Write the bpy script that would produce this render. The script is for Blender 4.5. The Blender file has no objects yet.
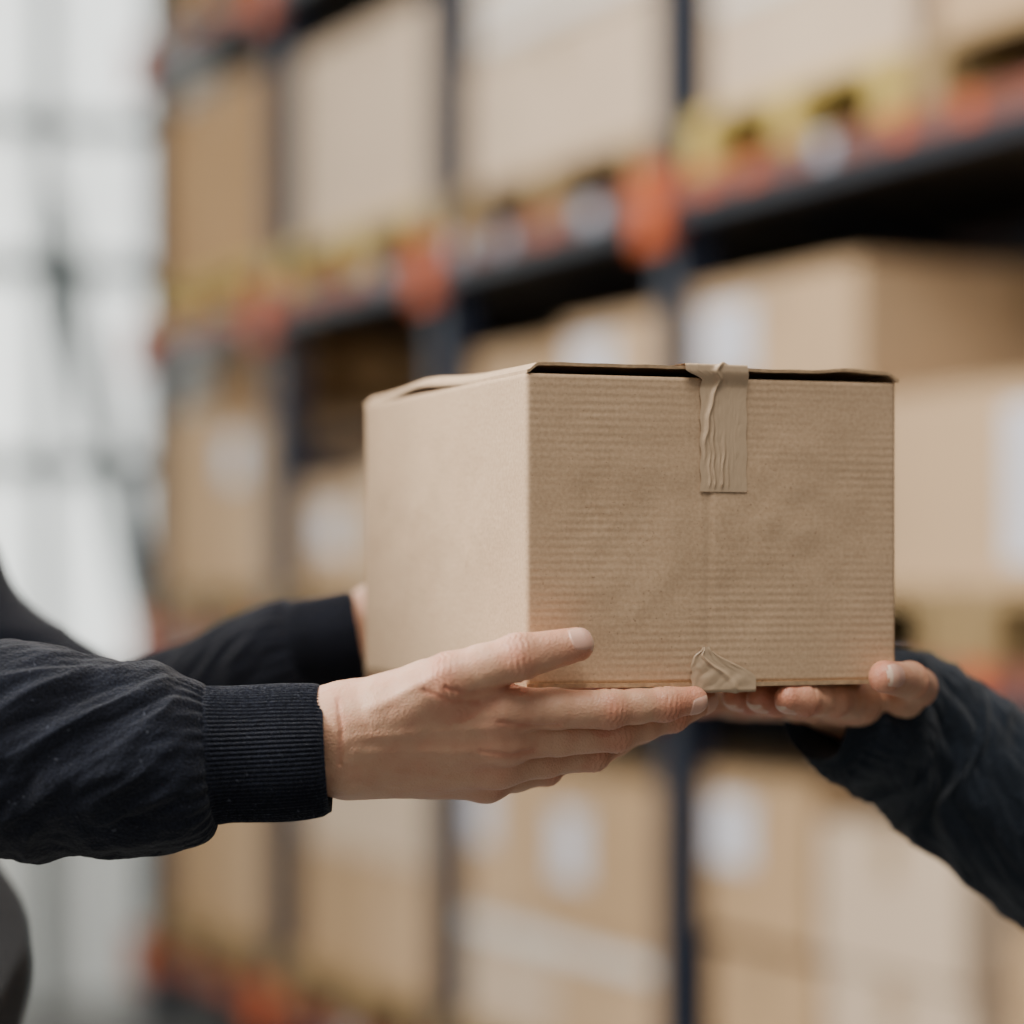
import bpy, math, random
import numpy as np
from mathutils import Vector, noise, Matrix
random.seed(3)
H=1.35; F=2800.0; CX=512.0; HY=585.0
def P(px,py,d): return np.array([(px-CX)/F*d, d, H+(HY-py)/F*d])
scene=bpy.context.scene
col=scene.collection

# ---------------------------------------------------------------- materials
def mat(name,color,rough=0.6,metal=0.0,noise_amt=0.0,noise_scale=20,bump=0.0,bump_scale=100,**kw):
    m=bpy.data.materials.new(name); m.use_nodes=True
    nt=m.node_tree; b=nt.nodes['Principled BSDF']
    b.inputs['Base Color'].default_value=(*color,1); b.inputs['Roughness'].default_value=rough
    b.inputs['Metallic'].default_value=metal
    for k,v in kw.items(): b.inputs[k.replace('_',' ')].default_value=v
    tc=nt.nodes.new('ShaderNodeTexCoord')
    if noise_amt>0:
        n=nt.nodes.new('ShaderNodeTexNoise'); n.inputs['Scale'].default_value=noise_scale; n.inputs['Detail'].default_value=6
        nt.links.new(tc.outputs['Object'],n.inputs['Vector'])
        r=nt.nodes.new('ShaderNodeMix'); r.data_type='RGBA'
        r.inputs[6].default_value=(*[c*(1-noise_amt) for c in color],1)
        r.inputs[7].default_value=(*[min(1,c*(1+noise_amt)) for c in color],1)
        nt.links.new(n.outputs['Fac'],r.inputs[0]); nt.links.new(r.outputs[2],b.inputs['Base Color'])
    if bump>0:
        n=nt.nodes.new('ShaderNodeTexNoise'); n.inputs['Scale'].default_value=bump_scale; n.inputs['Detail'].default_value=5
        nt.links.new(tc.outputs['Object'],n.inputs['Vector'])
        bp=nt.nodes.new('ShaderNodeBump'); bp.inputs['Strength'].default_value=bump; bp.inputs['Distance'].default_value=0.001
        nt.links.new(n.outputs['Fac'],bp.inputs['Height']); nt.links.new(bp.outputs['Normal'],b.inputs['Normal'])
    return m

def cardboard_main(name='kraft_cardboard',tint=1.0,rough=.82,spec=.25,corr=.36):
    m=bpy.data.materials.new(name); m.use_nodes=True
    nt=m.node_tree; N=nt.nodes; L=nt.links; b=N['Principled BSDF']
    b.inputs['Roughness'].default_value=rough
    b.inputs['Specular IOR Level'].default_value=spec
    tc=N.new('ShaderNodeTexCoord')
    n1=N.new('ShaderNodeTexNoise'); n1.inputs['Scale'].default_value=520; n1.inputs['Detail'].default_value=4
    n2=N.new('ShaderNodeTexNoise'); n2.inputs['Scale'].default_value=14; n2.inputs['Detail'].default_value=5
    mp=N.new('ShaderNodeMapping'); mp.inputs['Scale'].default_value=(60,60,700)
    n3=N.new('ShaderNodeTexNoise'); n3.inputs['Scale'].default_value=1; n3.inputs['Detail'].default_value=3
    for n in (n1,n2): L.new(tc.outputs['Object'],n.inputs['Vector'])
    L.new(tc.outputs['Object'],mp.inputs['Vector']); L.new(mp.outputs['Vector'],n3.inputs['Vector'])
    def ramp(src,c0,c1,p0,p1):
        r=N.new('ShaderNodeValToRGB'); r.color_ramp.elements[0].position=p0; r.color_ramp.elements[1].position=p1
        r.color_ramp.elements[0].color=(*c0,1); r.color_ramp.elements[1].color=(*c1,1); L.new(src,r.inputs[0]); return r
    t=tint
    r1=ramp(n1.outputs['Fac'],(.515*t,.350*t,.215*t),(.610*t,.428*t,.272*t),.35,.68)
    r2=ramp(n2.outputs['Fac'],(.92,.915,.91),(1.0,1.0,1.0),.3,.7)
    r3=ramp(n3.outputs['Fac'],(.945,.94,.935),(1.0,1.0,1.0),.35,.65)
    def mul(a,c):
        x=N.new('ShaderNodeMix'); x.data_type='RGBA'; x.blend_type='MULTIPLY'; x.inputs[0].default_value=1
        L.new(a,x.inputs[6]); L.new(c,x.inputs[7]); return x.outputs[2]
    c=mul(mul(r1.outputs[0],r2.outputs[0]),r3.outputs[0])
    n5=N.new('ShaderNodeTexNoise'); n5.inputs['Scale'].default_value=700; n5.inputs['Detail'].default_value=1
    L.new(tc.outputs['Object'],n5.inputs['Vector'])
    r5=ramp(n5.outputs['Fac'],(.62,.58,.54),(1,1,1),.22,.31)
    c=mul(c,r5.outputs[0])
    L.new(c,b.inputs['Base Color'])
    w=N.new('ShaderNodeTexWave'); w.wave_type='BANDS'; w.bands_direction='Z'
    w.inputs['Scale'].default_value=78; w.inputs['Distortion'].default_value=0.35; w.inputs['Detail'].default_value=1; w.inputs['Detail Scale'].default_value=.3
    L.new(tc.outputs['Object'],w.inputs['Vector'])
    n4=N.new('ShaderNodeTexNoise'); n4.inputs['Scale'].default_value=16; L.new(tc.outputs['Object'],n4.inputs['Vector'])
    mr=N.new('ShaderNodeMapRange'); mr.inputs[1].default_value=.42; mr.inputs[2].default_value=.62; mr.inputs[3].default_value=.12; mr.inputs[4].default_value=1
    L.new(n4.outputs['Fac'],mr.inputs[0])
    mm=N.new('ShaderNodeMath'); mm.operation='MULTIPLY'; L.new(w.outputs['Fac'],mm.inputs[0]); L.new(mr.outputs[0],mm.inputs[1])
    sx=N.new('ShaderNodeSeparateXYZ'); L.new(tc.outputs['Normal'],sx.inputs[0])
    ab=N.new('ShaderNodeMath'); ab.operation='ABSOLUTE'; L.new(sx.outputs['Y'],ab.inputs[0])
    m2=N.new('ShaderNodeMath'); m2.operation='MULTIPLY'; L.new(mm.outputs[0],m2.inputs[0]); L.new(ab.outputs[0],m2.inputs[1])
    bp=N.new('ShaderNodeBump'); bp.inputs['Strength'].default_value=corr; bp.inputs['Distance'].default_value=.0003
    L.new(m2.outputs[0],bp.inputs['Height'])
    bp2=N.new('ShaderNodeBump'); bp2.inputs['Strength'].default_value=.2; bp2.inputs['Distance'].default_value=.0003
    L.new(n1.outputs['Fac'],bp2.inputs['Height']); L.new(bp.outputs['Normal'],bp2.inputs['Normal'])
    L.new(bp2.outputs['Normal'],b.inputs['Normal'])
    return m
M_card=cardboard_main()
M_edge=mat('cardboard_cut_edge',(.40,.27,.155),.9,noise_amt=.5,noise_scale=300,bump=.5,bump_scale=300)
M_tape=mat('kraft_tape',(.52,.375,.24),.36,noise_amt=.08,noise_scale=60,bump=.12,bump_scale=200,Specular_IOR_Level=.5)

def skin_mat():
    m=bpy.data.materials.new('skin'); m.use_nodes=True
    nt=m.node_tree; N=nt.nodes; L=nt.links; b=N['Principled BSDF']
    b.inputs['Roughness'].default_value=.44
    b.inputs['Subsurface Weight'].default_value=.12
    b.inputs['Subsurface Radius'].default_value=(.9,.32,.16); b.inputs['Subsurface Scale'].default_value=.0025
    b.inputs['Specular IOR Level'].default_value=.45
    at=N.new('ShaderNodeAttribute'); at.attribute_name='flush'
    tc=N.new('ShaderNodeTexCoord')
    n=N.new('ShaderNodeTexNoise'); n.inputs['Scale'].default_value=75; n.inputs['Detail'].default_value=5
    L.new(tc.outputs['Object'],n.inputs['Vector'])
    mx=N.new('ShaderNodeMix'); mx.data_type='RGBA'
    mx.inputs[6].default_value=(.655,.385,.245,1); mx.inputs[7].default_value=(.56,.19,.115,1)
    ma=N.new('ShaderNodeMath'); ma.operation='MULTIPLY_ADD'; ma.inputs[1].default_value=1.0; ma.inputs[2].default_value=-.37
    L.new(n.outputs['Fac'],ma.inputs[0])
    ad=N.new('ShaderNodeMath'); ad.use_clamp=True; L.new(ma.outputs[0],ad.inputs[0]); L.new(at.outputs['Fac'],ad.inputs[1])
    L.new(ad.outputs[0],mx.inputs[0]); L.new(mx.outputs[2],b.inputs['Base Color'])
    v=N.new('ShaderNodeTexVoronoi'); v.inputs['Scale'].default_value=900; L.new(tc.outputs['Object'],v.inputs['Vector'])
    n2=N.new('ShaderNodeTexNoise'); n2.inputs['Scale'].default_value=320; n2.inputs['Detail'].default_value=4; L.new(tc.outputs['Object'],n2.inputs['Vector'])
    s=N.new('ShaderNodeMath'); s.operation='ADD'; L.new(v.outputs['Distance'],s.inputs[0]); L.new(n2.outputs['Fac'],s.inputs[1])
    bp=N.new('ShaderNodeBump'); bp.inputs['Strength'].default_value=.55; bp.inputs['Distance'].default_value=.0004
    L.new(s.outputs[0],bp.inputs['Height']); L.new(bp.outputs['Normal'],b.inputs['Normal'])
    return m
M_skin=skin_mat()
M_nail=mat('fingernail',(.68,.40,.30),.30,noise_amt=.05,noise_scale=200,Subsurface_Weight=.1,Subsurface_Scale=.002,Specular_IOR_Level=.4)
M_nailtip=mat('fingernail_free_edge',(.70,.50,.38),.36,noise_amt=.03,Specular_IOR_Level=.35)
def cloth(name,c):
    m=bpy.data.materials.new(name); m.use_nodes=True
    nt=m.node_tree; N=nt.nodes; L=nt.links; b=N['Principled BSDF']
    b.inputs['Roughness'].default_value=1; b.inputs['Specular IOR Level'].default_value=.08
    b.inputs['Sheen Weight'].default_value=.16; b.inputs['Sheen Roughness'].default_value=.5
    tc=N.new('ShaderNodeTexCoord')
    def nz(sc,d):
        n=N.new('ShaderNodeTexNoise'); n.inputs['Scale'].default_value=sc; n.inputs['Detail'].default_value=d; L.new(tc.outputs['Object'],n.inputs['Vector']); return n
    a=nz(1100,3); e=nz(45,4); li=nz(420,0)
    def ramp(src,c0,c1,p0,p1):
        r=N.new('ShaderNodeValToRGB'); r.color_ramp.elements[0].position=p0; r.color_ramp.elements[1].position=p1
        r.color_ramp.elements[0].color=(*c0,1); r.color_ramp.elements[1].color=(*c1,1); L.new(src,r.inputs[0]); return r
    r1=ramp(a.outputs['Fac'],[x*.45 for x in c],[x*1.75 for x in c],.32,.70)
    r2=ramp(e.outputs['Fac'],(.75,.75,.75),(1,1,1),.3,.7)
    x=N.new('ShaderNodeMix'); x.data_type='RGBA'; x.blend_type='MULTIPLY'; x.inputs[0].default_value=1
    L.new(r1.outputs[0],x.inputs[6]); L.new(r2.outputs[0],x.inputs[7])
    r3=ramp(li.outputs['Fac'],(0,0,0),(.045,.048,.058),.80,.84)
    y=N.new('ShaderNodeMix'); y.data_type='RGBA'; y.blend_type='ADD'; y.inputs[0].default_value=1
    L.new(x.outputs[2],y.inputs[6]); L.new(r3.outputs[0],y.inputs[7]); L.new(y.outputs[2],b.inputs['Base Color'])
    bn=nz(700,4)
    bp=N.new('ShaderNodeBump'); bp.inputs['Strength'].default_value=1.0; bp.inputs['Distance'].default_value=.0012
    L.new(bn.outputs['Fac'],bp.inputs['Height']); L.new(bp.outputs['Normal'],b.inputs['Normal'])
    return m
M_navy=cloth('navy_sweatshirt_fabric',(.0105,.0125,.0205))
M_teal=cloth('charcoal_blue_sweatshirt_fabric',(.017,.023,.033))
M_trouser=mat('dark_trouser_fabric',(.02,.022,.028),.9,noise_amt=.2,noise_scale=400)
M_shoe=mat('black_shoe',(.02,.02,.02),.5,noise_amt=.2)
M_hair=mat('dark_brown_hair',(.03,.018,.01),.6,noise_amt=.5,noise_scale=150,bump=1,bump_scale=400)
M_eye=mat('eye_white',(.8,.8,.8),.2,noise_amt=.02); M_iris=mat('iris',(.05,.03,.02),.2,noise_amt=.1)

# ---------------------------------------------------------------- mesh helpers
def mesh_obj(name,verts,faces,material=None,smooth=False,parent=None,mats=None,fm=None):
    me=bpy.data.meshes.new(name)
    me.from_pydata([tuple(map(float,v)) for v in verts],[],[tuple(map(int,f)) for f in faces]); me.update()
    if mats:
        for m in mats: me.materials.append(m)
        if fm is not None: me.polygons.foreach_set('material_index',np.array(fm,dtype=np.int32))
    elif material: me.materials.append(material)
    if smooth: me.polygons.foreach_set('use_smooth',np.ones(len(me.polygons),dtype=bool))
    o=bpy.data.objects.new(name,me); col.objects.link(o)
    if parent: o.parent=parent
    return o
def empty(name,loc=(0,0,0)):
    e=bpy.data.objects.new(name,None); col.objects.link(e); e.location=loc; e.empty_display_size=.1
    return e

def smin(a,b,k):
    h=np.maximum(k-np.abs(a-b),0)/k
    return np.minimum(a,b)-h*h*k*.25
def cone(p,a,b,ra,rb):
    a=np.asarray(a,dtype=np.float32); b=np.asarray(b,dtype=np.float32)
    ba=b-a; L2=float(ba@ba)+1e-12
    q=p-a
    t=np.clip((q@ba)/L2,0,1)
    d=q-t[:,None]*ba
    return np.sqrt((d*d).sum(1))-(ra+(rb-ra)*t)
def nets(f,lo,hi,h):
    lo=np.array(lo,dtype=np.float32); hi=np.array(hi,dtype=np.float32)
    n=np.ceil((hi-lo)/h).astype(int)+1
    ax=[lo[i]+h*np.arange(n[i],dtype=np.float32) for i in range(3)]
    Fv=np.empty(n,dtype=np.float32)
    Y,Z=np.meshgrid(ax[1],ax[2],indexing='ij')
    step=max(1,int(300000/(n[1]*n[2])))
    for i in range(0,n[0],step):
        xs=ax[0][i:i+step]
        p=np.empty((len(xs),n[1],n[2],3),dtype=np.float32)
        p[...,0]=xs[:,None,None]; p[...,1]=Y; p[...,2]=Z
        Fv[i:i+step]=f(p.reshape(-1,3)).reshape(len(xs),n[1],n[2])
    S=Fv<0
    c=np.zeros(n-1,dtype=np.int8)
    for dx in(0,1):
        for dy in(0,1):
            for dz in(0,1):
                c+=S[dx:n[0]-1+dx,dy:n[1]-1+dy,dz:n[2]-1+dz]
    act=(c>0)&(c<8)
    I=np.argwhere(act); idx=-np.ones(n-1,dtype=np.int64); idx[act]=np.arange(len(I))
    acc=np.zeros((len(I),3)); cnt=np.zeros(len(I))
    for axx in range(3):
        o=[k for k in range(3) if k!=axx]
        for a in(0,1):
            for b in(0,1):
                off=np.zeros(3,int); off[o[0]]=a; off[o[1]]=b
                c0=I+off; c1=c0.copy(); c1[:,axx]+=1
                f0=Fv[c0[:,0],c0[:,1],c0[:,2]]; f1=Fv[c1[:,0],c1[:,1],c1[:,2]]
                cr=(f0<0)!=(f1<0)
                t=np.where(cr,f0/np.where(cr,f0-f1,1),0)
                pos=c0.astype(float); pos[:,axx]+=t
                acc[cr]+=pos[cr]; cnt[cr]+=1
    V=lo+h*(acc/cnt[:,None])
    faces=[]
    for axx in range(3):
        p,q=(axx+1)%3,(axx+2)%3
        s0=[slice(None)]*3; s1=[slice(None)]*3
        s0[axx]=slice(0,-1); s1[axx]=slice(1,None)
        a=S[tuple(s0)]; b=S[tuple(s1)]
        E=np.argwhere(a!=b)
        ok=(E[:,p]>0)&(E[:,q]>0)&(E[:,p]<n[p]-1)&(E[:,q]<n[q]-1); E=E[ok]
        ins=a[E[:,0],E[:,1],E[:,2]]
        quads=[]
        for dp,dq in((-1,-1),(0,-1),(0,0),(-1,0)):
            cc=E.copy(); cc[:,p]+=dp; cc[:,q]+=dq
            quads.append(idx[cc[:,0],cc[:,1],cc[:,2]])
        Q=np.stack(quads,1); Q[~ins]=Q[~ins][:,::-1]
        faces.append(Q)
    return V,np.concatenate(faces)
def grad(f,V,e):
    V=V.astype(np.float32); g=np.zeros_like(V)
    for i in range(3):
        d=np.zeros(3,dtype=np.float32); d[i]=e
        g[:,i]=(f(V+d)-f(V-d))/(2*e)
    return g
def project(f,V,e=.0005,it=3):
    for _ in range(it):
        v=f(V.astype(np.float32)); g=grad(f,V,e); g2=(g*g).sum(1)+1e-6
        V=V-(v/g2)[:,None]*g*.9
    g=grad(f,V,e); nrm=g/(np.linalg.norm(g,axis=1)[:,None]+1e-9)
    return V,nrm
def bounds(prims,pad):
    pts=[];
    for a,b,ra,rb in prims:
        r=max(ra,rb)
        for q in(a,b): pts+= [np.array(q)-r,np.array(q)+r]
    pts=np.array(pts); return pts.min(0)-pad,pts.max(0)+pad

# ---------------------------------------------------------------- hands
def build_hand(name,palm,digits,dorsal,parent,h=.0009,nails=True,thumb_normal=None,tendons=None,creases=None):
    dorsal=np.array(dorsal,float); dorsal/=np.linalg.norm(dorsal)
    segs=[]
    for ch in digits:
        s=[]
        for i in range(len(ch)-1):
            a,ra=ch[i]; b,rb=ch[i+1]
            mid=(np.array(a)+np.array(b))/2; rm=(ra+rb)/2*.945
            if i<len(ch)-2:
                s.append((a,mid,ra,rm)); s.append((mid,b,rm,rb))
            else: s.append((a,b,ra,rb))
        segs.append(s)
    def f(p):
        Pm=None
        for a,b,ra,rb in palm:
            d=cone(p,a,b,ra,rb); Pm=d if Pm is None else smin(Pm,d,.010)
        out=None
        for s in segs:
            D=None
            for a,b,ra,rb in s:
                d=cone(p,a,b,ra,rb); D=d if D is None else smin(D,d,.003)
            D=smin(Pm,D,.008)
            out=D if out is None else smin(out,D,.0008)
        return out
    allp=palm+[x for s in segs for x in s]
    lo,hi=bounds(allp,.006)
    V,Fc=nets(f,lo,hi,h)
    V,nrm=project(f,V)
    disp=np.zeros(len(V)); flush=np.zeros(len(V))
    for i in range(len(V)):
        v=V[i]
        disp[i]+=.0005*noise.noise(Vector(v*55))+.00018*noise.noise(Vector(v*190))
    for ci,ch in enumerate(digits):
        dn=dorsal if not(ci==0 and thumb_normal is not None) else np.array(thumb_normal,float)/np.linalg.norm(thumb_normal)
        for j in range(1,len(ch)-1):
            c=np.array(ch[j][0]); r=ch[j][1]
            ax=np.array(ch[j+1][0])-np.array(ch[j-1][0]); ax/=np.linalg.norm(ax)
            q=V-c; s=q@ax; dist=np.linalg.norm(q,axis=1)
            side=nrm@dn
            near=(dist<r*1.5)
            w=np.exp(-(s/.0062)**2)*near
            lat=q@np.cross(ax,dn)
            ph=s+.0010*np.sin(lat*420+j)+.0006*np.sin(lat*1100+ci)
            wr=np.cos(ph*2*math.pi/.0030)
            disp+=-.00055*w*np.clip(side*1.8-.2,0,1)*(.5+.5*wr)+.0008*np.exp(-(s/.007)**2)*np.clip(side,0,1)*near
            disp+=-.0008*np.exp(-(s/.0011)**2)*np.clip(-side*1.4,0,1)*near
            flush+=.42*np.exp(-(s/.010)**2)*np.clip(side+.25,0,1)*(dist<r*1.7)
        t=np.array(ch[-1][0]); q=V-t; dd=np.linalg.norm(q,axis=1)
        flush+=.55*np.exp(-(dd/.016)**2)
        c=np.array(ch[0][0]); q=V-c; dd=np.linalg.norm(q,axis=1)
        flush+=.26*np.exp(-(dd/.014)**2)
    if tendons:
        for a,b,w,amp in tendons:
            a=np.array(a);b=np.array(b);ba=b-a;t=np.clip(((V-a)@ba)/(ba@ba),0,1); d=np.linalg.norm(V-a-t[:,None]*ba,axis=1)
            disp+=amp*np.exp(-(d/w)**2)*np.sin(math.pi*np.clip(t,.0,1))**.5
    if creases:
        for pl in creases:
            dm=np.full(len(V),1.)
            for a,b in zip(pl[:-1],pl[1:]):
                a=np.array(a);b=np.array(b);ba=b-a;t=np.clip(((V-a)@ba)/(ba@ba),0,1)
                dm=np.minimum(dm,np.hypot((V[:,0]-a[0]-t*ba[0]),(V[:,2]-a[2]-t*ba[2])))
            front=(nrm[:,1]<-.1)
            disp+=-.0008*np.exp(-(dm/.0011)**2)*front; flush+=.3*np.exp(-(dm/.002)**2)*front
    V2=V+nrm*disp[:,None]
    o=mesh_obj(name,V2,Fc,M_skin,True,parent)
    at=o.data.attributes.new('flush','FLOAT','POINT'); at.data.foreach_set('value',np.clip(flush,0,1).astype(np.float32))
    if nails:
        for ci,ch in enumerate(digits):
            dn=dorsal if not(ci==0 and thumb_normal is not None) else np.array(thumb_normal,float)/np.linalg.norm(thumb_normal)
            t=np.array(ch[-1][0]); r=ch[-1][1]; a=t-np.array(ch[-2][0]); a/=np.linalg.norm(a)
            n=dn-(dn@a)*a; n/=np.linalg.norm(n); b=np.cross(n,a)
            Lh=r*.86; W=r*.80; nu,nv=25,21; pts=[]; lift=[]
            for i in range(nu):
                u=-1+2*i/(nu-1)
                for j in range(nv):
                    v=-1+2*j/(nv-1)
                    uu=u*math.sqrt(1-.42*v*v); vv=v*math.sqrt(1-.30*u*u)
                    pts.append(t+a*(uu*Lh+r*.02)+b*vv*W+n*r*(1.02-.25*vv*vv-.10*max(0,uu)**2))
                    e=max(abs(u),abs(v)); lift.append(.00042 if e<.9 else -.0002)
            pts=np.array(pts)
            for _ in range(6):
                val=f(pts.astype(np.float32)); pts=pts-n*np.clip(val,-.003,.003)[:,None]*.9
            pts=pts+n*np.array(lift)[:,None]
            fs=[];fm=[]
            for i in range(nu-1):
                for j in range(nv-1):
                    fs.append((i*nv+j,(i+1)*nv+j,(i+1)*nv+j+1,i*nv+j+1)); fm.append(1 if i>=nu-4 else 0)
            mesh_obj('fingernail_%d'%(ci+1),pts,fs,smooth=True,parent=parent,mats=[M_nail,M_nailtip],fm=fm)
    return o

def generic_hand(name,wrist,f,n,right,parent,curl,spread=.05,h=.0014,thumb_in=0.2,fore=None):
    wrist=np.array(wrist,float); f=np.array(f,float); f/=np.linalg.norm(f)
    n=np.array(n,float); n-=n@f*f; n/=np.linalg.norm(n)
    t=np.cross(n,f) if not right else np.cross(f,n)
    W=lambda x,y,z:wrist+f*x+t*y+n*z
    mc=[(86,25),(89,5),(83,-13),(75,-30)]; ph=[(43,25,17),(47,29,17),(43,27,17),(34,20,15)]
    rr=[(10.5,9,8,7),(10.5,9.2,8.2,7.2),(10,8.8,7.8,6.8),(9.5,7.8,7,6.2)]
    cm=[(12,14),(10,4),(10,-6),(10,-15)]
    fd=-f if fore is None else np.array(fore,float)/np.linalg.norm(fore)
    s=fd*.045
    palm=[(W(0,.004,0)+s,W(0.01,.008,0),.0155,.017),(W(0,-.004,0)+s,W(.01,-.008,0),.0155,.017)]
    digits=[]
    th=[(W(.030,.034,.010),.014),(W(.062,.050,.012+.01*thumb_in),.0118),(W(.088,.060,.014+.03*thumb_in),.0100),(W(.106,.064,.016+.04*thumb_in),.0082)]
    digits.append(th)
    palm.append((W(.012,.010,.004),W(.045,.036,.010),.016,.015))
    palm.append((W(.02,.012,.006),W(.075,.022,.004),.014,.011))
    for k in range(4):
        m=mc[k]; c=cm[k]
        palm.append((W(c[0]/1e3,c[1]/1e3,0),W(m[0]/1e3,m[1]/1e3,0),.0145,rr[k][0]/1e3))
        pos=W(m[0]/1e3,m[1]/1e3,0); ang=0; ch=[(pos,rr[k][0]/1e3)]
        yaw=spread*(1.5-k)
        for s in range(3):
            ang+=curl[k][s]
            d=(f*math.cos(ang)+n*math.sin(ang))+t*yaw; d/=np.linalg.norm(d)
            L=ph[k][s]/1e3
            pos=pos+d*L; ch.append((pos,rr[k][s+1]/1e3))
        digits.append(ch)
    palm.append((W(.015,-.016,.006),W(.06,-.030,.004),.0145,.011))
    return build_hand(name,palm,digits,-n,parent,h=h)

# ---------------------------------------------------------------- lofted sleeves
def catmull(pts,u):
    n=len(pts)-1; x=u*n; i=min(int(x),n-1); t=x-i
    p0=pts[max(i-1,0)];p1=pts[i];p2=pts[i+1];p3=pts[min(i+2,n)]
    return .5*((2*p1)+(-p0+p2)*t+(2*p0-5*p1+4*p2-p3)*t*t+(-p0+3*p1-3*p2+p3)*t**3)
def loft(name,ctrl,nal,nar,disp,material,parent,flat=1.0,inner=True):
    pts=[np.append(np.array(c[0],float),c[1]) for c in ctrl]
    C=np.array([catmull(pts,i/(nal-1)) for i in range(nal)])
    T=np.gradient(C[:,:3],axis=0); T/=np.linalg.norm(T,axis=1)[:,None]
    s=np.concatenate([[0],np.cumsum(np.linalg.norm(np.diff(C[:,:3],axis=0),axis=1))])
    up=np.array([0,0,1.]); V=[]
    for i in range(nal):
        a=up-(up@T[i])*T[i]; a/=np.linalg.norm(a); b=np.cross(T[i],a)
        for j in range(nar):
            th=2*math.pi*j/nar
            d=a*math.cos(th)+b*math.sin(th)*flat
            r=C[i,3]+disp(s[i],th)
            V.append(C[i,:3]+d*r)
    fs=[]
    for i in range(nal-1):
        for j in range(nar):
            k=(j+1)%nar
            fs.append((i*nar+j,i*nar+k,(i+1)*nar+k,(i+1)*nar+j))
    if inner:
        base=len(V)
        for q,(sc,dep) in enumerate([(.965,.0015),(.90,.004),(.86,.015),(.84,.03)]):
            cc=C[0,:3]+T[0]*dep
            for j in range(nar): V.append(cc+(np.array(V[j])-C[0,:3])*sc)
            prev=0 if q==0 else base+(q-1)*nar; cur=base+q*nar
            for j in range(nar):
                k=(j+1)%nar; fs.append((prev+k,prev+j,cur+j,cur+k))
    o=mesh_obj(name,V,fs,material,True,parent)
    return o
def folds(seed,cuff_len,amp,ribs=92,puff=.006,freq=28):
    def d(s,th):
        c,sn=math.cos(th),math.sin(th)
        if s<cuff_len:
            e=min(s/.004,1,(cuff_len-s)/.004+.2)
            rib=.00062*math.cos(ribs*th)
            return rib*e+.0014*noise.noise(Vector((s*30,c*1.5+seed,sn*1.5)))-.0012*math.exp(-(s/.003)**2)
        x=s-cuff_len
        a=amp*min(1,.15+x/.035)
        v=Vector((x*freq+1.6*c+.8*sn+seed*3.1,c*1.1+seed,sn*1.1+x*6))
        n1=noise.noise(v); n2=noise.noise(v*2.1+Vector((5,3,1))); n3=noise.noise(v*4.7+Vector((1,8,1)))
        ridge=(1-abs(n1)*2.2)
        gather=.0009*math.cos(th*30+6*noise.noise(Vector((x*20,c*2,sn*2))))*math.exp(-x/.012)
        fuzz=.00022*noise.noise(Vector((x*420,c*14,sn*14)))
        return puff*(1-math.exp(-x/.006))*math.exp(-x/.10)+a*(.60*ridge-.28+.5*n2+.22*n3)+gather+fuzz
    return d

# ================================================================ SUBJECT BOX
yaw=math.radians(20.4)
fx=np.array([math.cos(yaw),math.sin(yaw),0]); fy=np.array([-math.sin(yaw),math.cos(yaw),0])
BW,BD,BH=.2082,.270,.1560
corner=np.array([.0070,1.400,H-.0500])
box=empty('cardboard_box',tuple(corner)); box.rotation_euler=(0,0,yaw)
def grid_panel(name,o,u,v,nu,nv,th,nrm,material,dfun=None,parent=box,hinge=False):
    o,u,v,nrm=map(lambda x:np.array(x,float),(o,u,v,nrm)); V=[];fs=[];fm=[]
    for k in(0,1):
        for i in range(nu+1):
            for j in range(nv+1):
                s,t=i/nu,j/nv
                d=dfun(s,t) if dfun else 0
                V.append(o+u*s+v*t+nrm*(d-(th if k else 0)))
    N=(nu+1)*(nv+1); ix=lambda i,j,k:k*N+i*(nv+1)+j
    flip=np.cross(u,v)@nrm<0
    def add(q,m): fs.append(q[::-1] if flip else q); fm.append(m)
    for i in range(nu):
        for j in range(nv):
            add((ix(i,j,0),ix(i+1,j,0),ix(i+1,j+1,0),ix(i,j+1,0)),0)
            add((ix(i,j+1,1),ix(i+1,j+1,1),ix(i+1,j,1),ix(i,j,1)),0)
    for i in range(nu):
        add((ix(i,0,1),ix(i+1,0,1),ix(i+1,0,0),ix(i,0,0)),1); add((ix(i,nv,0),ix(i+1,nv,0),ix(i+1,nv,1),ix(i,nv,1)),1)
    for j in range(nv):
        add((ix(0,j,0),ix(0,j+1,0),ix(0,j+1,1),ix(0,j,1)),0 if hinge else 1); add((ix(nu,j,1),ix(nu,j+1,1),ix(nu,j+1,0),ix(nu,j,0)),1)
    ob=mesh_obj(name,V,fs,parent=parent,mats=[M_card,M_edge],fm=fm)
    return ob
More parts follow.
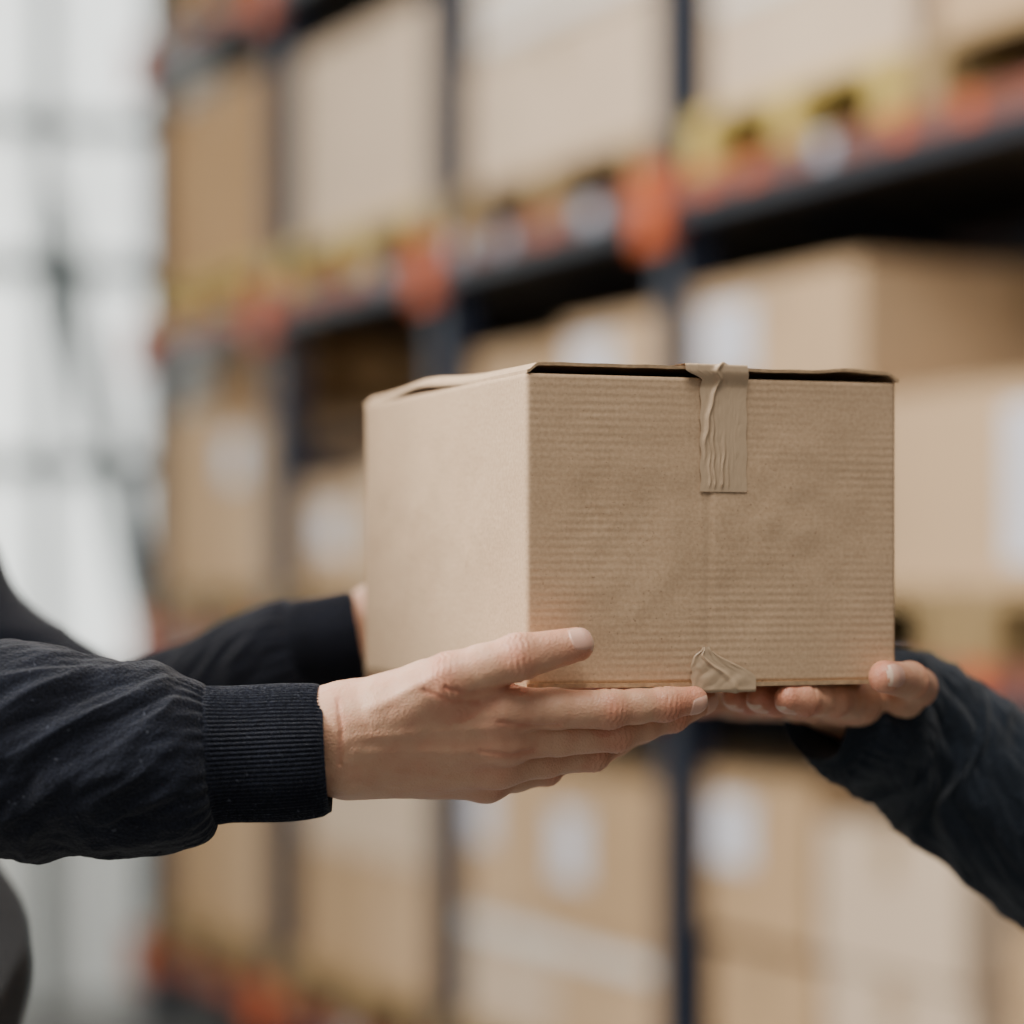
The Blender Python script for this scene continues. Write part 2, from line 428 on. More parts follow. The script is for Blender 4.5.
def box_shell():
    r=.0026; V=[];fs=[]; prof=[]
    for (cx,cy,a0) in((r,r,180),(BW-r,r,270),(BW-r,BD-r,0),(r,BD-r,90)):
        for k in range(5):
            a=math.radians(a0+k*22.5); prof.append((cx+r*math.cos(a),cy+r*math.sin(a)))
    P2=[]
    for i,p in enumerate(prof):
        q=prof[(i+1)%len(prof)]; P2.append(p)
        L=math.hypot(q[0]-p[0],q[1]-p[1])
        if L>.02:
            for k in range(1,120): P2.append((p[0]+(q[0]-p[0])*k/120,p[1]+(q[1]-p[1])*k/120))
    n=len(P2); nz=70
    for i in range(nz+1):
        z=BH*i/nz
        for (x,y) in P2:
            dx=min(x,BW-x); dy=min(y,BD-y)
            cxv=BW/2-x; cyv=BD/2-y
            e=min(1,max(dx,dy)/.03)*math.sin(math.pi*min(max(z/BH,0),1))
            d=.0017*noise.noise(Vector((x*18,y*18,z*18)))*e+.0005*noise.noise(Vector((x*70,y*70,z*70)))*e
            if dy<dx:
                # manufacturer's joint: slight vertical crease on the front end panel
                if cyv>0:
                    xc=.1000+.0007*noise.noise(Vector((z*40,0,1)))
                    d+=(.00055*math.exp(-((x-xc)/.0016)**2))*(1 if .01<z<.10 else 0)
                yy=y+(d if cyv>0 else -d); xx=x
            else: xx=x+(d if cxv>0 else -d); yy=y
            V.append((xx,yy,z))
    for i in range(nz):
        for j in range(n):
            k=(j+1)%n; fs.append((i*n+j,i*n+k,(i+1)*n+k,(i+1)*n+j))
    o=mesh_obj('side_walls',V,fs,M_card,True,box)
    m=o.modifiers.new('s','SOLIDIFY'); m.thickness=.003; m.offset=-1
    return o
box_shell()
grid_panel('top_minor_flap_1',(.004,.004,BH-.005),(BW-.008,0,0),(0,.09,0),4,4,.0028,(0,0,1),M_card)
grid_panel('top_minor_flap_2',(.004,BD-.094,BH-.005),(BW-.008,0,0),(0,.09,0),4,4,.0028,(0,0,1),M_card)
grid_panel('bottom_minor_flap_1',(.004,.004,.0045),(BW-.008,0,0),(0,.09,0),4,4,.0028,(0,0,1),M_card)
grid_panel('bottom_minor_flap_2',(.004,BD-.094,.0045),(BW-.008,0,0),(0,.09,0),4,4,.0028,(0,0,1),M_card)
def sst(x): x=min(1,max(0,x)); return x*x*(3-2*x)
def bowL(s,t):
    b=.0042*sst(s*16)+ .0040*math.exp(-((t-.62)/.17)**2)*(1-s)*sst(t*4)
    return -.0001+b+.0006*noise.noise(Vector((s*5,t*6,1)))
def bowR(s,t):
    b=.0038*sst(s*16)+.0010*math.exp(-((s-.25)/.2)**2)*(1-t)
    return -.0001+b+.0008*noise.noise(Vector((s*5,t*6,4)))
grid_panel('top_flap_1',(.0002,-.0008,BH+.0018),(BW/2-.0005,0,0),(0,BD+.001,0),60,40,.0016,(0,0,1),M_card,bowL,hinge=True)
grid_panel('top_flap_2',(BW+.0006,-.0018,BH+.0018),(-BW/2-.0003,0,0),(0,BD+.002,0),60,40,.0016,(0,0,1),M_card,bowR,hinge=True)
grid_panel('bottom_flap_1',(.0,-.0010,-.0016),(BW/2-.0004,0,0),(0,BD+.001,0),12,12,.0022,(0,0,-1),M_card,lambda s,t:.0006*s)
grid_panel('bottom_flap_2',(BW,-.0010,-.0016),(-BW/2+.0004,0,0),(0,BD+.001,0),12,12,.0022,(0,0,-1),M_card,lambda s,t:.0006*s)
def tape_strip(name,path,x0f,x1f,off_f,nu=90,nv=36,material=None):
    V=[];fs=[]
    for i in range(nu+1):
        u=i/nu; y,z,ny,nz=path(u)
        for j in range(nv+1):
            v=j/nv; x=x0f(u)+(x1f(u)-x0f(u))*v; d=off_f(u,v)
            V.append((x,y+ny*d,z+nz*d))
    for i in range(nu):
        for j in range(nv): fs.append((i*(nv+1)+j,i*(nv+1)+j+1,(i+1)*(nv+1)+j+1,(i+1)*(nv+1)+j))
    return mesh_obj(name,V,fs,material or M_tape,True,box)
TX=.1060
ztop=BH+.0067
def path_top(u):
    if u<.4: return (BD*(1-u/.4)-.003,ztop,0,1)
    t=(u-.4)/.6
    if t<.05:
        a=t/.05*math.pi/2; return (-.003-.0009*math.sin(a),ztop-.0009*(1-math.cos(a)),-math.sin(a),math.cos(a))
    t2=(t-.05)/.95; z=ztop-.0009-.0640*t2
    y=-.0039+.0032*sst((t2-.03)/.14)
    return (y,z,-1,0)
def off_top(u,v):
    if u<.4: return .0004+.0004*abs(noise.noise(Vector((v*8,u*30,3))))
    t=(u-.4)/.6
    edge=min(1,min(v,1-v)/.08,(1-t)/.05)
    fold=0
    for (c,w,a,t0) in((.16,.024,.0006,.45),(.27,.028,.0007,.3),(.38,.024,.0005,.55),(.50,.03,.0007,.5),(.62,.022,.0005,.65)):
        cc=c+.12*(t-.6)*(1 if c<.5 else -.7)+.015*math.sin(t*7+c*20); fold+=a*math.exp(-((v-cc)/w)**2)*(.1+.9*sst((t-t0)/.25))*sst((1.02-t)/.10)
    cc=.02+.60*math.exp(-t*3.2); fold+=.0013*math.exp(-((v-cc)/.045)**2)*sst((.80-t)/.3)
    fine=.00016*noise.noise(Vector((v*18,t*4,3)))+.00018*noise.noise(Vector((v*7+t*3,t*10,9)))
    return .00035+(fold+abs(fine))*edge
tape_strip('tape_top',path_top,
   lambda u:TX-.0110-.0095*(1-sst((u-.445)/.05))+.0004*math.sin(u*55),
   lambda u:TX+.0150+.0003*math.sin(u*40)-.0006*sst((.47-u)/.05),off_top,nu=240,nv=80)
def path_bot(u):
    if u<.35: return (-.0013,.0185-.0225*(u/.35),-1,0)
    return (-.0013+(u-.35)/.65*.20,-.0045,0,-1)
def off_bot(u,v):
    w=.0010*abs(noise.noise(Vector((v*3+u*5,u*6,7))))+.0002*noise.noise(Vector((v*10,u*18,3)))
    fd=.0008*math.exp(-((v-.25-u*1.3)/.05)**2)
    return .0004+(abs(w)+fd)*min(1,min(v,1-v)/.06,u/.03+.1)*(1 if u<.4 else .25)
tape_strip('tape_bottom',path_bot,
   lambda u:TX-.0165+.006*sst((.12-u)/.12)+.0004*math.sin(u*70),
   lambda u:TX+.0200-.026*sst((.26-u)/.26),off_bot,nu=160,nv=60)

# ================================================================ PEOPLE
def person(name,cx,cy,fw,shirt,sh,el,arm_start,height_s,lean):
    e=empty(name,(0,0,0))
    W=lambda x,y,z:np.array([cx+fw*x,cy+y,z])
    hs=height_s
    prims=[]
    for (z,r,hw),x in zip(((.90,.125,.070),(1.05,.125,.070),(1.18,.125,.075),(1.30,.12,.085),(1.39,.10,.10)),lean):
        prims.append((W(x,-hw,z*hs),W(x,hw,z*hs),r,r))
    prims.append((np.array(sh[0])+[0,.03,0],np.array(sh[1])-[0,.03,0],.065,.065))
    hx0=lean[-1]
    prims.append((W(hx0-.01,0,1.42*hs),W(hx0,0,1.50*hs),.085,.062))
    for k in(0,1):
        prims.append((sh[k],el[k],.066,.054)); prims.append((el[k],arm_start[k],.052,.046))
    def f(p):
        o=None
        for a,b,ra,rb in prims:
            d=cone(p,a,b,ra,rb); o=d if o is None else smin(o,d,.035)
        return o
    lo,hi=bounds(prims,.02); V,Fc=nets(f,lo,hi,.006); V,n=project(f,V,.002)
    d=np.array([.006*(1-2*abs(noise.noise(Vector((v[0]*9,v[1]*9,v[2]*16)))))-.003 for v in V])
    mesh_obj('sweatshirt',V+n*d[:,None],Fc,shirt,True,e)
    lx=lean[0]
    pr=[(W(lx,-.06,.92*hs),W(lx,.06,.92*hs),.118,.118)]
    for s in(-1,1):
        pr+= [(W(lx,s*.09,.88*hs),W(lx+.01,s*.11,.50*hs),.092,.066),(W(lx+.01,s*.11,.50*hs),W(lx-.02,s*.12,.09),.064,.052)]
    def g(p):
        o=None
        for a,b,ra,rb in pr:
            q=cone(p,a,b,ra,rb); o=q if o is None else smin(o,q,.02)
        return o
    lo,hi=bounds(pr,.02); V,Fc=nets(g,lo,hi,.009); V,n=project(g,V,.002); mesh_obj('trousers',V,Fc,M_trouser,True,e)
    sp=[]
    for s in(-1,1): sp.append([(W(lx-.04,s*.12,.045),W(lx+.04,s*.122,.045),.042,.042),(W(lx+.04,s*.122,.042),W(lx+.16,s*.14,.036),.042,.034)])
    for k,ss in enumerate(sp):
        def g2(p,ss=ss):
            o=smin(cone(p,*ss[0]),cone(p,*ss[1]),.02); return np.maximum(o,.001-p[:,2])
        lo,hi=bounds(ss,.02); V,Fc=nets(g2,lo,hi,.006); mesh_obj('shoe_%d'%(k+1),V,Fc,M_shoe,True,e)
    hz=1.60*hs; hx=hx0+.02
    hp=[(W(hx-.03,0,1.45*hs),W(hx-.01,0,hz-.03),.056,.054),
        (W(hx+.0,0,hz+.055),W(hx-.025,0,hz+.055),.078,.080),
        (W(hx+.035,0,hz-.045),W(hx+.02,0,hz+.02),.046,.062),
        (W(hx+.062,0,hz-.075),W(hx+.03,0,hz-.05),.022,.045)]
    fine=[(W(hx+.080,0,hz+.03),W(hx+.103,0,hz-.008),.007,.011),
          (W(hx+.09,-.006,hz-.012),W(hx+.09,.006,hz-.012),.010,.010),
          (W(hx+.078,-.035,hz+.042),W(hx+.078,.035,hz+.042),.009,.009),
          (W(hx+.084,-.014,hz-.036),W(hx+.084,.014,hz-.036),.006,.006),
          (W(hx+.081,-.013,hz-.047),W(hx+.081,.013,hz-.047),.0065,.0065)]
    for s in(-1,1): fine+= [(W(hx-.008,s*.079,hz-.02),W(hx-.015,s*.086,hz+.025),.008,.011)]
    def hf(p):
        o=None
        for a in hp:
            q=cone(p,*a); o=q if o is None else smin(o,q,.03)
        for a in fine: o=smin(o,cone(p,*a),.010)
        for s in(-1,1):
            q=cone(p,W(hx+.086,s*.030,hz+.022),W(hx+.086,s*.034,hz+.022),.013,.013); o=-smin(-o,q,.008)
        return o
    lo,hi=bounds(hp+fine,.015); V,Fc=nets(hf,lo,hi,.003); V,n=project(hf,V,.001); mesh_obj('head',V,Fc,M_skin,True,e)
    for s in(-1,1):
        for nm,r,off,mm in(('eyeball',.012,0,M_eye),('iris',.0065,.0068,M_iris)):
            c=W(hx+.068+off,s*.031,hz+.022); vs=[];fs=[]
            for i in range(13):
                for j in range(16):
                    a=math.pi*i/12; b=2*math.pi*j/16; vs.append(c+r*np.array([math.sin(a)*math.cos(b),math.sin(a)*math.sin(b),math.cos(a)]))
            for i in range(12):
                for j in range(16): fs.append((i*16+j,(i+1)*16+j,(i+1)*16+(j+1)%16,i*16+(j+1)%16))
            mesh_obj(nm,vs,fs,mm,True,e)
    def hair(p):
        o=smin(cone(p,W(hx-.002,0,hz+.062),W(hx-.03,0,hz+.055),.084,.086),cone(p,W(hx-.045,0,hz+.02),W(hx-.05,0,hz-.03),.068,.05),.02)
        cut=cone(p,W(hx+.085,0,hz-.03),W(hx+.10,0,hz+.02),.085,.075)
        return np.maximum(o,-cut)
    lo,hi=bounds([(W(hx,0,hz+.06),W(hx-.05,0,hz-.04),.1,.1)],.02); V,Fc=nets(hair,lo,hi,.004)
    d=np.array([.003*noise.noise(Vector(v*60)) for v in V]); V,n=project(hair,V,.001,2); mesh_obj('hair',V+n*d[:,None],Fc,M_hair,True,e)
    return e

elN=P(-200,757,1.40); elF=P(14,722,1.78)
shN=np.array([-.535,1.44,1.50]); shF=np.array([-.510,1.84,1.50])
person_l=person('person_giving_box',-.44,1.64,1,M_navy,(shN,shF),(elN,elF),(P(-120,757,1.40),P(60,722,1.77)),1.06,(.020,.018,-.025,-.065,-.08))
nearc=[(P(328,750,1.40),.0325),(P(290,752,1.40),.0335),(P(250,754,1.40),.0338),(P(212,756,1.40),.0350),(P(170,760,1.40),.0412),(P(100,757,1.40),.0455),(P(30,752,1.40),.0515),(P(-60,752,1.40),.0560),(P(-150,757,1.40),.0560),(P(-210,757,1.40),.050)]
loft('sleeve_1',nearc,360,520,folds(1.3,.0585,.0056),M_navy,person_l,flat=.86)
farc=[(P(361,636,1.70),.0285),(P(335,641,1.70),.0285),(P(300,650,1.705),.029),(P(240,678,1.72),.031),(P(185,704,1.735),.034),(P(100,735,1.76),.044),(P(12,735,1.78),.050)]
loft('sleeve_2',farc,140,240,folds(4.7,.035,.0045,ribs=80),M_navy,person_l)
Q=P
hA=dict(
 palm=[(P(235,726,1.398),P(348,726,1.398),.0180,.0182),(P(235,757,1.402),P(345,757,1.404),.0182,.0182),
  (P(345,722,1.400),P(497,710,1.392),.0180,.0118),
  (P(350,728,1.402),P(430,690,1.396),.0185,.0150),
  (P(350,742,1.404),P(500,738,1.400),.0170,.0120),
  (P(350,757,1.412),P(498,763,1.416),.0170,.0118),
  (P(350,764,1.420),P(486,779,1.434),.0165,.0105),
  (P(360,760,1.436),P(455,770,1.446),.0150,.0130),
  (P(440,692,1.392),P(492,704,1.396),.0110,.0090)],
 digits=[
  [(P(392,708,1.392),.0165),(P(450,679,1.380),.0132),(P(518,657,1.381),.0114),(P(577,644.5,1.3925),.0086)],
  [(P(500,709,1.391),.0115),(P(610,709,1.405),.0096),(P(664,704,1.418),.0083),(P(694,700,1.425),.0071)],
  [(P(500,739,1.400),.0115),(P(616,733,1.425),.0094),(P(672,716,1.447),.0083),(P(704,700,1.462),.0072)],
  [(P(498,765,1.415),.0110),(P(592,753,1.445),.0090),(P(640,727,1.472),.0080),(P(668,703,1.488),.0070)],
  [(P(486,781,1.434),.0098),(P(546,770,1.462),.0080),(P(580,749,1.484),.0072),(P(602,722,1.498),.0062)]])
build_hand('hand_1',hA['palm'],hA['digits'],(0,-.80,-.60),person_l,h=.00085,thumb_normal=(.05,-.93,.40),
  tendons=[(P(345,738,1.379),P(500,728,1.381),.0028,.0010),(P(350,752,1.381),P(495,754,1.389),.0028,.0010),(P(365,712,1.378),P(450,668,1.366),.0030,.0012),
           (P(350,765,1.388),P(485,776,1.410),.0026,.0007),(P(345,705,1.385),P(440,700,1.378),.0022,.0009)],
  creases=[[Q(446,687,1.38),Q(470,693,1.38),Q(500,688,1.38),Q(530,683,1.38)],[Q(425,690,1.38),Q(450,700,1.38),Q(478,703,1.38)],[Q(500,722,1.38),Q(540,728,1.38),Q(560,727,1.38)],
           [Q(480,752,1.38),Q(510,757,1.38),Q(535,752,1.38)],[Q(338,700,1.38),Q(342,730,1.38),Q(339,765,1.38)]])
w2=P(358,634,1.697)
generic_hand('hand_2',w2,fx,-fy,False,person_l,[(.05,.1,.1)]*4,thumb_in=0,fore=P(300,650,1.705)-P(361,636,1.70))

rE=P(1180,930,1.66); rF=np.array([.44,1.88,1.10])
rs=(np.array([.565,1.63,1.43]),np.array([.565,2.02,1.43]))
person_r=person('person_receiving_box',.60,1.825,-1,M_teal,rs,(rE,rF),(P(1120,890,1.65),np.array([.39,1.855,1.14])),1.01,(-.02,0,0,-.015,-.035))
rc=[(P(815,716,1.560),.0265),(P(836,714,1.570),.0345),(P(866,717,1.585),.0415),(P(893,726,1.60),.0440),(P(932,750,1.615),.0470),(P(982,788,1.62),.0490),(P(1050,836,1.63),.0510),(P(1110,880,1.645),.0520),(P(1185,934,1.66),.050)]
loft('sleeve_1',rc,260,400,folds(7.9,.012,.0065,ribs=90,puff=.002),M_teal,person_r)
rc2=[((.242,1.768,1.262),.033),((.275,1.785,1.240),.036),((.33,1.82,1.20),.042),((.40,1.86,1.14),.047),((.44,1.88,1.10),.050)]
loft('sleeve_2',rc2,110,200,folds(2.2,.03,.004),M_teal,person_r)
hR=dict(
 palm=[(P(905,738,1.615),P(865,712,1.595),.020,.019),
  (P(868,708,1.590),P(858,701,1.522),.0150,.0105),
  (P(860,708,1.595),P(836,701,1.538),.0150,.0105),
  (P(850,708,1.600),P(812,701,1.552),.0145,.0100),
  (P(845,708,1.605),P(796,702,1.572),.0140,.0095),
  (P(880,706,1.580),P(902,697,1.555),.0140,.0115)],
 digits=[
  [(P(890,700,1.565),.0130),(P(917,688,1.530),.0106),(P(910,681,1.488),.0098),(P(885,677,1.4540),.0084)],
  [(P(858,701,1.520),.0106),(P(832,700,1.478),.0088),(P(804,699,1.460),.0080),(P(788,699,1.4545),.0073)],
  [(P(836,701,1.538),.0104),(P(801,700,1.498),.0088),(P(775,698,1.478),.0080),(P(760,698,1.469),.0073)],
  [(P(812,701,1.552),.0100),(P(776,701,1.520),.0084),(P(750,698,1.502),.0077),(P(736,697,1.492),.0070)],
  [(P(796,702,1.572),.0094),(P(766,702,1.548),.0077),(P(750,700,1.533),.0070),(P(740,699,1.522),.0063)]])
build_hand('hand_1',hR['palm'],hR['digits'],(.05,.35,-.93),person_r,h=.0010,thumb_normal=(-.1,-.95,.15))
generic_hand('hand_2',(.228,1.760,1.279),-fx,(0,0,1),True,person_r,[(.0,.05,.05)]*4,thumb_in=-.3)

# ================================================================ WAREHOUSE (scale k)
k=H/1.6
Bx,By=.36,6.5
un=np.array([.4066,-.9136,0]); wn=np.array([.9136,.4066,0])
def R(u,w,z): return k*(np.array([Bx,By,0])+un*u+wn*w+np.array([0,0,z]))
class Builder:
    def __init__(s): s.V=[];s.F=[];s.M=[]
    def box(s,u0,u1,w0,w1,z0,z1,m=0):
        b=len(s.V)
        for z in(z0,z1):
            for (u,w) in((u0,w0),(u1,w0),(u1,w1),(u0,w1)): s.V.append(R(u,w,z))
        for q in((0,3,2,1),(4,5,6,7),(0,1,5,4),(1,2,6,5),(2,3,7,6),(3,0,4,7)): s.F.append(tuple(b+i for i in q)); s.M.append(m)
    def beam(s,a,c,r,m=0):
        a=np.array(a);c=np.array(c);d=c-a;d/=np.linalg.norm(d)
        x=np.cross(d,[0,0,1.]); 
        if np.linalg.norm(x)<.01:x=np.array([1.,0,0])
        x/=np.linalg.norm(x);y=np.cross(d,x);b=len(s.V)
        for p in(a,c):
            for (i,j) in((-1,-1),(1,-1),(1,1),(-1,1)): s.V.append(p+x*r*i+y*r*j)
        for q in((0,3,2,1),(4,5,6,7),(0,1,5,4),(1,2,6,5),(2,3,7,6),(3,0,4,7)): s.F.append(tuple(b+i for i in q)); s.M.append(m)
    def make(s,name,mats,parent=None): 
        o=mesh_obj(name,s.V,s.F,mats=mats,fm=s.M,parent=parent); return o
M_blue=mat('rack_blue_paint',(.009,.014,.030),.5,noise_amt=.2)
M_orange=mat('rack_orange_paint',(.44,.085,.020),.6,noise_amt=.3,Specular_IOR_Level=.2)
M_rust=mat('rack_beam_red_paint',(.17,.05,.030),.6,noise_amt=.5,noise_scale=5)
M_dkbeam=mat('rack_dark_beam',(.009,.013,.024),.5,noise_amt=.2)
M_deck=mat('shade_decking',(.02,.018,.016),.8,noise_amt=.2)
M_steel=mat('galvanised_steel',(.12,.145,.15),.5,.3,noise_amt=.1)
M_wood=mat('pallet_wood',(.30,.20,.085),.8,noise_amt=.35,noise_scale=12)
M_woodY=mat('yellow_pallet_wood',(.50,.36,.09),.8,noise_amt=.3,noise_scale=12)
M_label=mat('white_label_paper',(.60,.60,.66),.6,noise_amt=.03)
M_bt=mat('brown_packing_tape',(.36,.24,.13),.4,noise_amt=.1)
M_wrap=mat('stretch_wrap',(.70,.66,.62),.35,noise_amt=.15,noise_scale=9)
M_tag=mat('pale_blue_shelf_tag',(.34,.42,.50),.5,noise_amt=.05)
ups=[-4.2,-2.8,-1.4,0,2.3,4.6]
levels=[.28,1.45,2.53,3.56,4.6]
b=Builder()
for u in ups:
    for w in(0,1.05):
        b.box(u-.05,u+.05,w,w+.012,0,5.2,0); b.box(u-.05,u-.038,w,w+.09,0,5.2,0); b.box(u+.038,u+.05,w,w+.09,0,5.2,0)
        b.box(u-.09,u+.09,w-.03,w+.12,0,.015,0)
    for i in range(8):
        z=.2+i*.6; b.beam(R(u,.05,z),R(u,1.08,z+.3),.018); b.beam(R(u,1.08,z+.3),R(u,.05,z+.6),.018)
for li,z in enumerate(levels):
    for i in range(len(ups)-1):
        a,c=ups[i],ups[i+1]
        for w in(-.035,1.10):
            b.box(a+.05,c-.05,w,w+.05,z-.055,z,3); b.box(a+.05,c-.05,w-.004,w+.05,z-.095,z-.055,2)
        b.box(a+.06,c-.06,.02,1.09,z-.03,z-.005,4)  # solid dark deck panels added to keep light out of the bays
        rr=random.Random(li*10+i)
        n=int((c-a)/.30)
        for q in range(n):
            uu=a+.17+q*.29+rr.uniform(-.04,.04)
            if uu<c-.2: b.box(uu,uu+rr.uniform(.05,.10),-.041,-.036,z-.055,z-.002,5 if rr.random()<.4 else 1)
    for u in ups:
        b.box(u-.070,u+.070,-.05,-.036,z-.15,z+.040,1)
        b.box(u-.055,u+.055,-.036,0.0,z-.13,z+.03,1)
b.make('pallet_rack',[M_blue,M_orange,M_dkbeam,M_rust,M_deck,M_tag])
def pallet(u0,u1,z,w0=.0,w1=1.0,m=M_wood):
    b=Builder(); n=7
    for i in range(n):
        w=w0+(w1-w0-.1)*i/(n-1); b.box(u0,u1,w,w+.10,z+.115,z+.137)
    for i in range(3):
        u=u0+(u1-u0-.1)*i/2; b.box(u,u+.1,w0,w1,z+.095,z+.115)
        for w in(w0,(w0+w1)/2-.05,w1-.1): b.box(u,u+.10,w,w+.10,z+.022,z+.095)
        b.box(u,u+.1,w0,w1,z+.002,z+.022)
    return b.make('pallet',[m])
cols=[(.48,.325,.19),(.42,.275,.15),(.55,.42,.30),(.36,.215,.10),(.60,.49,.38)]
cm=[mat('carton_%d'%i,c,.85,noise_amt=.18,noise_scale=3,Specular_IOR_Level=.2) for i,c in enumerate(cols)]
def carton(u0,u1,w0,w1,z0,z1,ci=0,label=None,tape=True,extra=None):
    b=Builder()
    z0+=.003
    b.box(u0,u1,w0,w1,z0,z1-.004,0)
    wm=(w0+w1)/2
    b.box(u0-.002,u1+.002,w0-.002,wm-.003,z1-.004,z1+.002,0); b.box(u0-.002,u1+.002,wm+.003,w1+.002,z1-.004,z1+.002,0)
    if tape:
        b.box(u0-.004,u1+.004,wm-.03,wm+.03,z1+.002,z1+.004,1); b.box(u1+.001,u1+.004,wm-.03,wm+.03,z1-.12,z1+.002,1)
        um=(u0+u1)/2; b.box(um-.03,um+.03,w0-.004,w0-.001,z1-.10,z1+.002,1)
    if label:
        for (a,c,d,e) in ([label] if not isinstance(label,list) else label): b.box(a,c,w0-.005,w0-.001,d,e,2)
    if extra:
        for (a,c,d,e) in extra: b.box(a,c,w0-.006,w0-.001,d,e,3)
    return b.make('carton',[cm[ci],M_bt,M_label,M_wrap])
T=.14
# ---- lower level
z=.28
pallet(-4.05,-2.95,z); pallet(-2.7,-1.5,z); pallet(-1.3,-.1,z); pallet(.15,1.25,z); pallet(1.3,2.2,z); pallet(2.5,3.6,z)
carton(-4.05,-3.45,.05,.9,z+T,.85,1); carton(-3.42,-2.90,.05,.9,z+T,.92,0); carton(-3.9,-3.0,.1,.9,.93,1.15,4)
carton(-2.62,-2.05,.04,.9,z+T,.78,1); carton(-2.02,-1.52,.04,.9,z+T,.78,0); carton(-2.62,-1.6,.05,.9,.785,1.12,2)
carton(-1.28,-.72,.04,.9,z+T,.72,2); carton(-.70,-.12,.04,.9,z+T,.72,0,extra=[(-1.28,-.15,.66,.70)])
carton(-1.28,-.82,.04,.9,.725,1.14,0,label=(-1.24,-1.10,.90,1.07)); carton(-.80,-.12,.04,.9,.725,1.12,1,label=(-.70,-.52,.85,1.03))
carton(.15,.62,.04,.9,z+T,.78,1); carton(.66,1.2,.04,.9,z+T,.80,2)
carton(.12,.60,.04,.9,.81,1.17,1,label=(.15,.34,.97,1.12)); carton(.64,1.18,.04,.9,.81,1.10,2)
carton(1.35,2.1,.04,.9,z+T,.95,1)
# ---- middle level
z=1.45
pallet(-4.05,-2.95,z); pallet(-2.7,-1.5,z); pallet(-1.3,-.1,z,m=M_woodY); pallet(.10,1.20,z); pallet(1.24,2.2,z,m=M_wood); pallet(2.5,3.6,z)
carton(-4.12,-3.5,.05,.9,z+T,2.22,1); carton(-3.48,-2.9,.05,.9,z+T,2.15,0,label=(-3.42,-3.22,1.95,2.11)); carton(-4.0,-3.0,.2,.9,2.23,2.44,3)
carton(-2.66,-2.1,.05,.9,z+T,1.92,0,label=(-2.48,-2.26,1.70,1.84)); carton(-2.06,-1.5,.05,.9,z+T,1.95,2)
carton(-1.28,-.70,.04,.9,z+T,2.0,1); carton(-.68,-.1,.04,.9,z+T,2.0,2)
carton(-1.22,-.66,.04,.9,2.005,2.22,1); carton(-.64,-.08,.04,.9,2.005,2.25,0,label=(-.60,-.36,2.08,2.21))
carton(.10,.84,.04,.9,z+T,2.0,0); carton(.86,2.15,.04,.9,z+T,1.985,0,label=(1.33,1.60,1.64,1.94))
carton(.06,.79,.04,.85,2.005,2.275,0,label=(.10,.34,2.07,2.23))
# ---- upper level
z=2.53
pallet(-4.05,-2.95,z,m=M_woodY); pallet(-2.7,-1.5,z,m=M_woodY); pallet(-1.3,-.1,z,m=M_wood); pallet(.10,1.00,z,m=M_woodY); pallet(1.06,2.2,z,m=M_wood); pallet(2.5,3.6,z)
carton(-4.15,-3.02,.05,.9,z+T,3.32,3)
carton(-2.66,-1.62,.05,.9,z+T,3.28,2)
carton(-1.28,-.16,.05,.9,z+T,3.02,2); carton(-1.24,-.18,.05,.9,3.03,3.40,4,extra=[(-1.2,-.25,3.06,3.10),(-1.2,-.25,3.16,3.21)])
carton(.12,.98,.05,.9,z+T,3.25,2,extra=[(.15,.9,2.90,2.94)])
carton(1.08,2.15,.05,.9,z+T,3.0,0)
# ---- top level
z=3.56
pallet(-4.05,-2.95,z); pallet(-2.7,-1.5,z); pallet(-1.3,-.1,z); pallet(.1,1.2,z)
carton(-4.0,-3.0,.05,.9,z+T,4.2,1); carton(-2.66,-1.6,.05,.9,z+T,4.1,0); carton(-1.25,-.15,.05,.9,z+T,4.1,3); carton(.15,1.15,.05,.9,z+T,4.1,3)

M_floor=mat('concrete_floor',(.13,.13,.125),.35,noise_amt=.2,noise_scale=2)
M_wall=mat('white_metal_cladding',(.76,.79,.77),.5,noise_amt=.05,noise_scale=2)
M_dark=mat('shade_backdrop',(.015,.014,.013),.9,noise_amt=.2,noise_scale=1)
def emis(name,c,s):
    m=bpy.data.materials.new(name); m.use_nodes=True; nt=m.node_tree; b=nt.nodes['Principled BSDF']
    b.inputs['Base Color'].default_value=(.7,.72,.72,1); b.inputs['Roughness'].default_value=.5
    tc=nt.nodes.new('ShaderNodeTexCoord'); n=nt.nodes.new('ShaderNodeTexNoise'); n.inputs['Scale'].default_value=1.2
    nt.links.new(tc.outputs['Object'],n.inputs['Vector'])
    mr=nt.nodes.new('ShaderNodeMapRange'); mr.inputs[1].default_value=.3; mr.inputs[2].default_value=.7; mr.inputs[3].default_value=s*.75; mr.inputs[4].default_value=s*1.15
    nt.links.new(n.outputs['Fac'],mr.inputs[0]); nt.links.new(mr.outputs[0],b.inputs['Emission Strength'])
    b.inputs['Emission Color'].default_value=(*c,1); return m
M_pane=emis('translucent_daylight_panel',(.94,.98,.945),1.7)
b=Builder(); b.box(-14,14,-14,6,-.05,0); b.make('floor',[M_floor])
UW=-4.75
b=Builder()
b.box(UW-.2,UW-.1,-9,3,0,6.5,0)
w=-9
while w<3: b.box(UW-.1,UW-.06,w,w+.06,0,1.25,0); w+=.13
b.make('wall_back',[M_wall])
b=Builder(); b.box(-6,9,2.3,2.4,0,6.5); b.make('backdrop_right',[M_dark])  # dark backdrop behind the rack, interior shade put into its colour
wn_i=1
w=-6.05
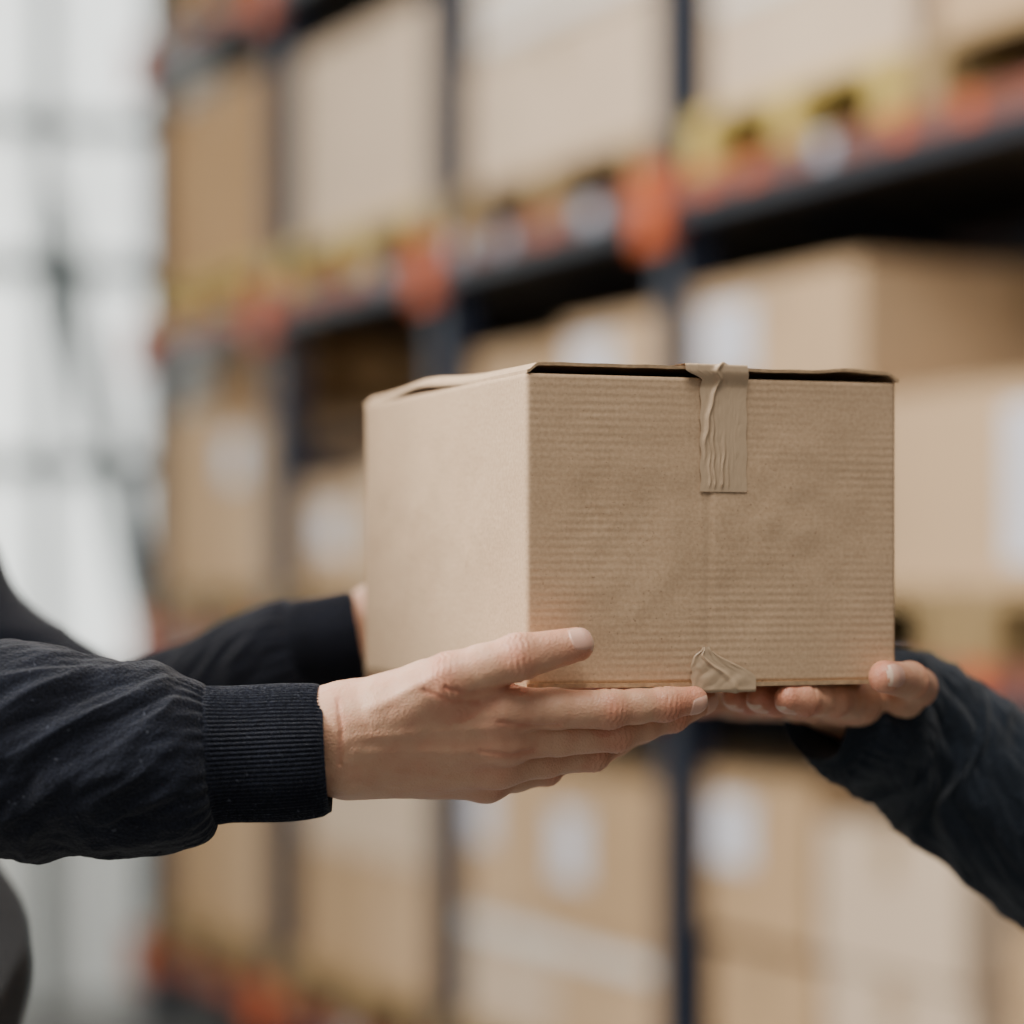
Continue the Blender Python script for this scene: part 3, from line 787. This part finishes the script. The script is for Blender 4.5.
while w<.2:
    for (z0,z1) in((1.28,2.02),(2.10,2.78),(2.86,3.33),(3.42,4.6)):
        b=Builder(); b.box(UW-.09,UW-.07,w+.015,w+.285,z0,z1); b.make('window_%d'%wn_i,[M_pane]); wn_i+=1
    w+=.30
b=Builder()
for z,t in((1.25,.03),(2.06,.045),(2.82,.045),(3.38,.035),(4.65,.03)): b.box(UW-.07,UW-.02,-8,2.2,z-t,z+t)
for w in (-6.0,-4.1,-2.2,-.236): b.box(UW-.07,UW+.02,w-.03,w+.03,0,5.5)
b.beam(R(UW+.05,-.24,3.1),R(UW+.05,.13,1.45),.042); b.beam(R(UW+.05,.13,1.45),R(UW+.05,.25,.2),.03)
b.make('wall_steel_frame',[M_steel])

# ================================================================ LIGHT
def area(name,loc,target,size,power,color=(1,1,1),sy=None):
    l=bpy.data.lights.new(name,'AREA'); l.energy=power; l.color=color; l.size=size
    if sy: l.shape='RECTANGLE'; l.size_y=sy
    o=bpy.data.objects.new(name,l); col.objects.link(o); o.location=loc
    o.rotation_euler=(Vector(target)-Vector(loc)).to_track_quat('-Z','Y').to_euler(); return o
area('key_area_left',(-3.1,.9,3.0),(0.1,1.4,1.35),1.7,290,(1,.98,.94))  # added unseen key light, simulates skylights and the window wall
area('fill_area_top',(-.2,.2,4.2),(.1,1.5,1.3),1.6,110,(1,.95,.88))  # added overhead area light for box and hands, no real fixture
area('fill_area_aisle',(-1.6,4.2,4.6),(-.2,5.6,1.2),2.2,240,(1,.955,.90),3.5)  # added unseen area light to brighten the rack fronts
w=bpy.data.worlds.new('World'); scene.world=w; w.use_nodes=True
bg=w.node_tree.nodes['Background']; bg.inputs[0].default_value=(1,.965,.93,1); bg.inputs[1].default_value=.33

# ================================================================ CAMERA
cam=bpy.data.cameras.new('camera'); co=bpy.data.objects.new('camera',cam); col.objects.link(co)
co.location=(0,0,H); co.rotation_euler=(math.pi/2,0,0)
cam.sensor_width=36; cam.lens=F*36/1024; cam.shift_y=(HY-512)/1024
cam.dof.use_dof=True; cam.dof.focus_distance=1.415; cam.dof.aperture_fstop=2.7; cam.clip_start=.05
scene.camera=co
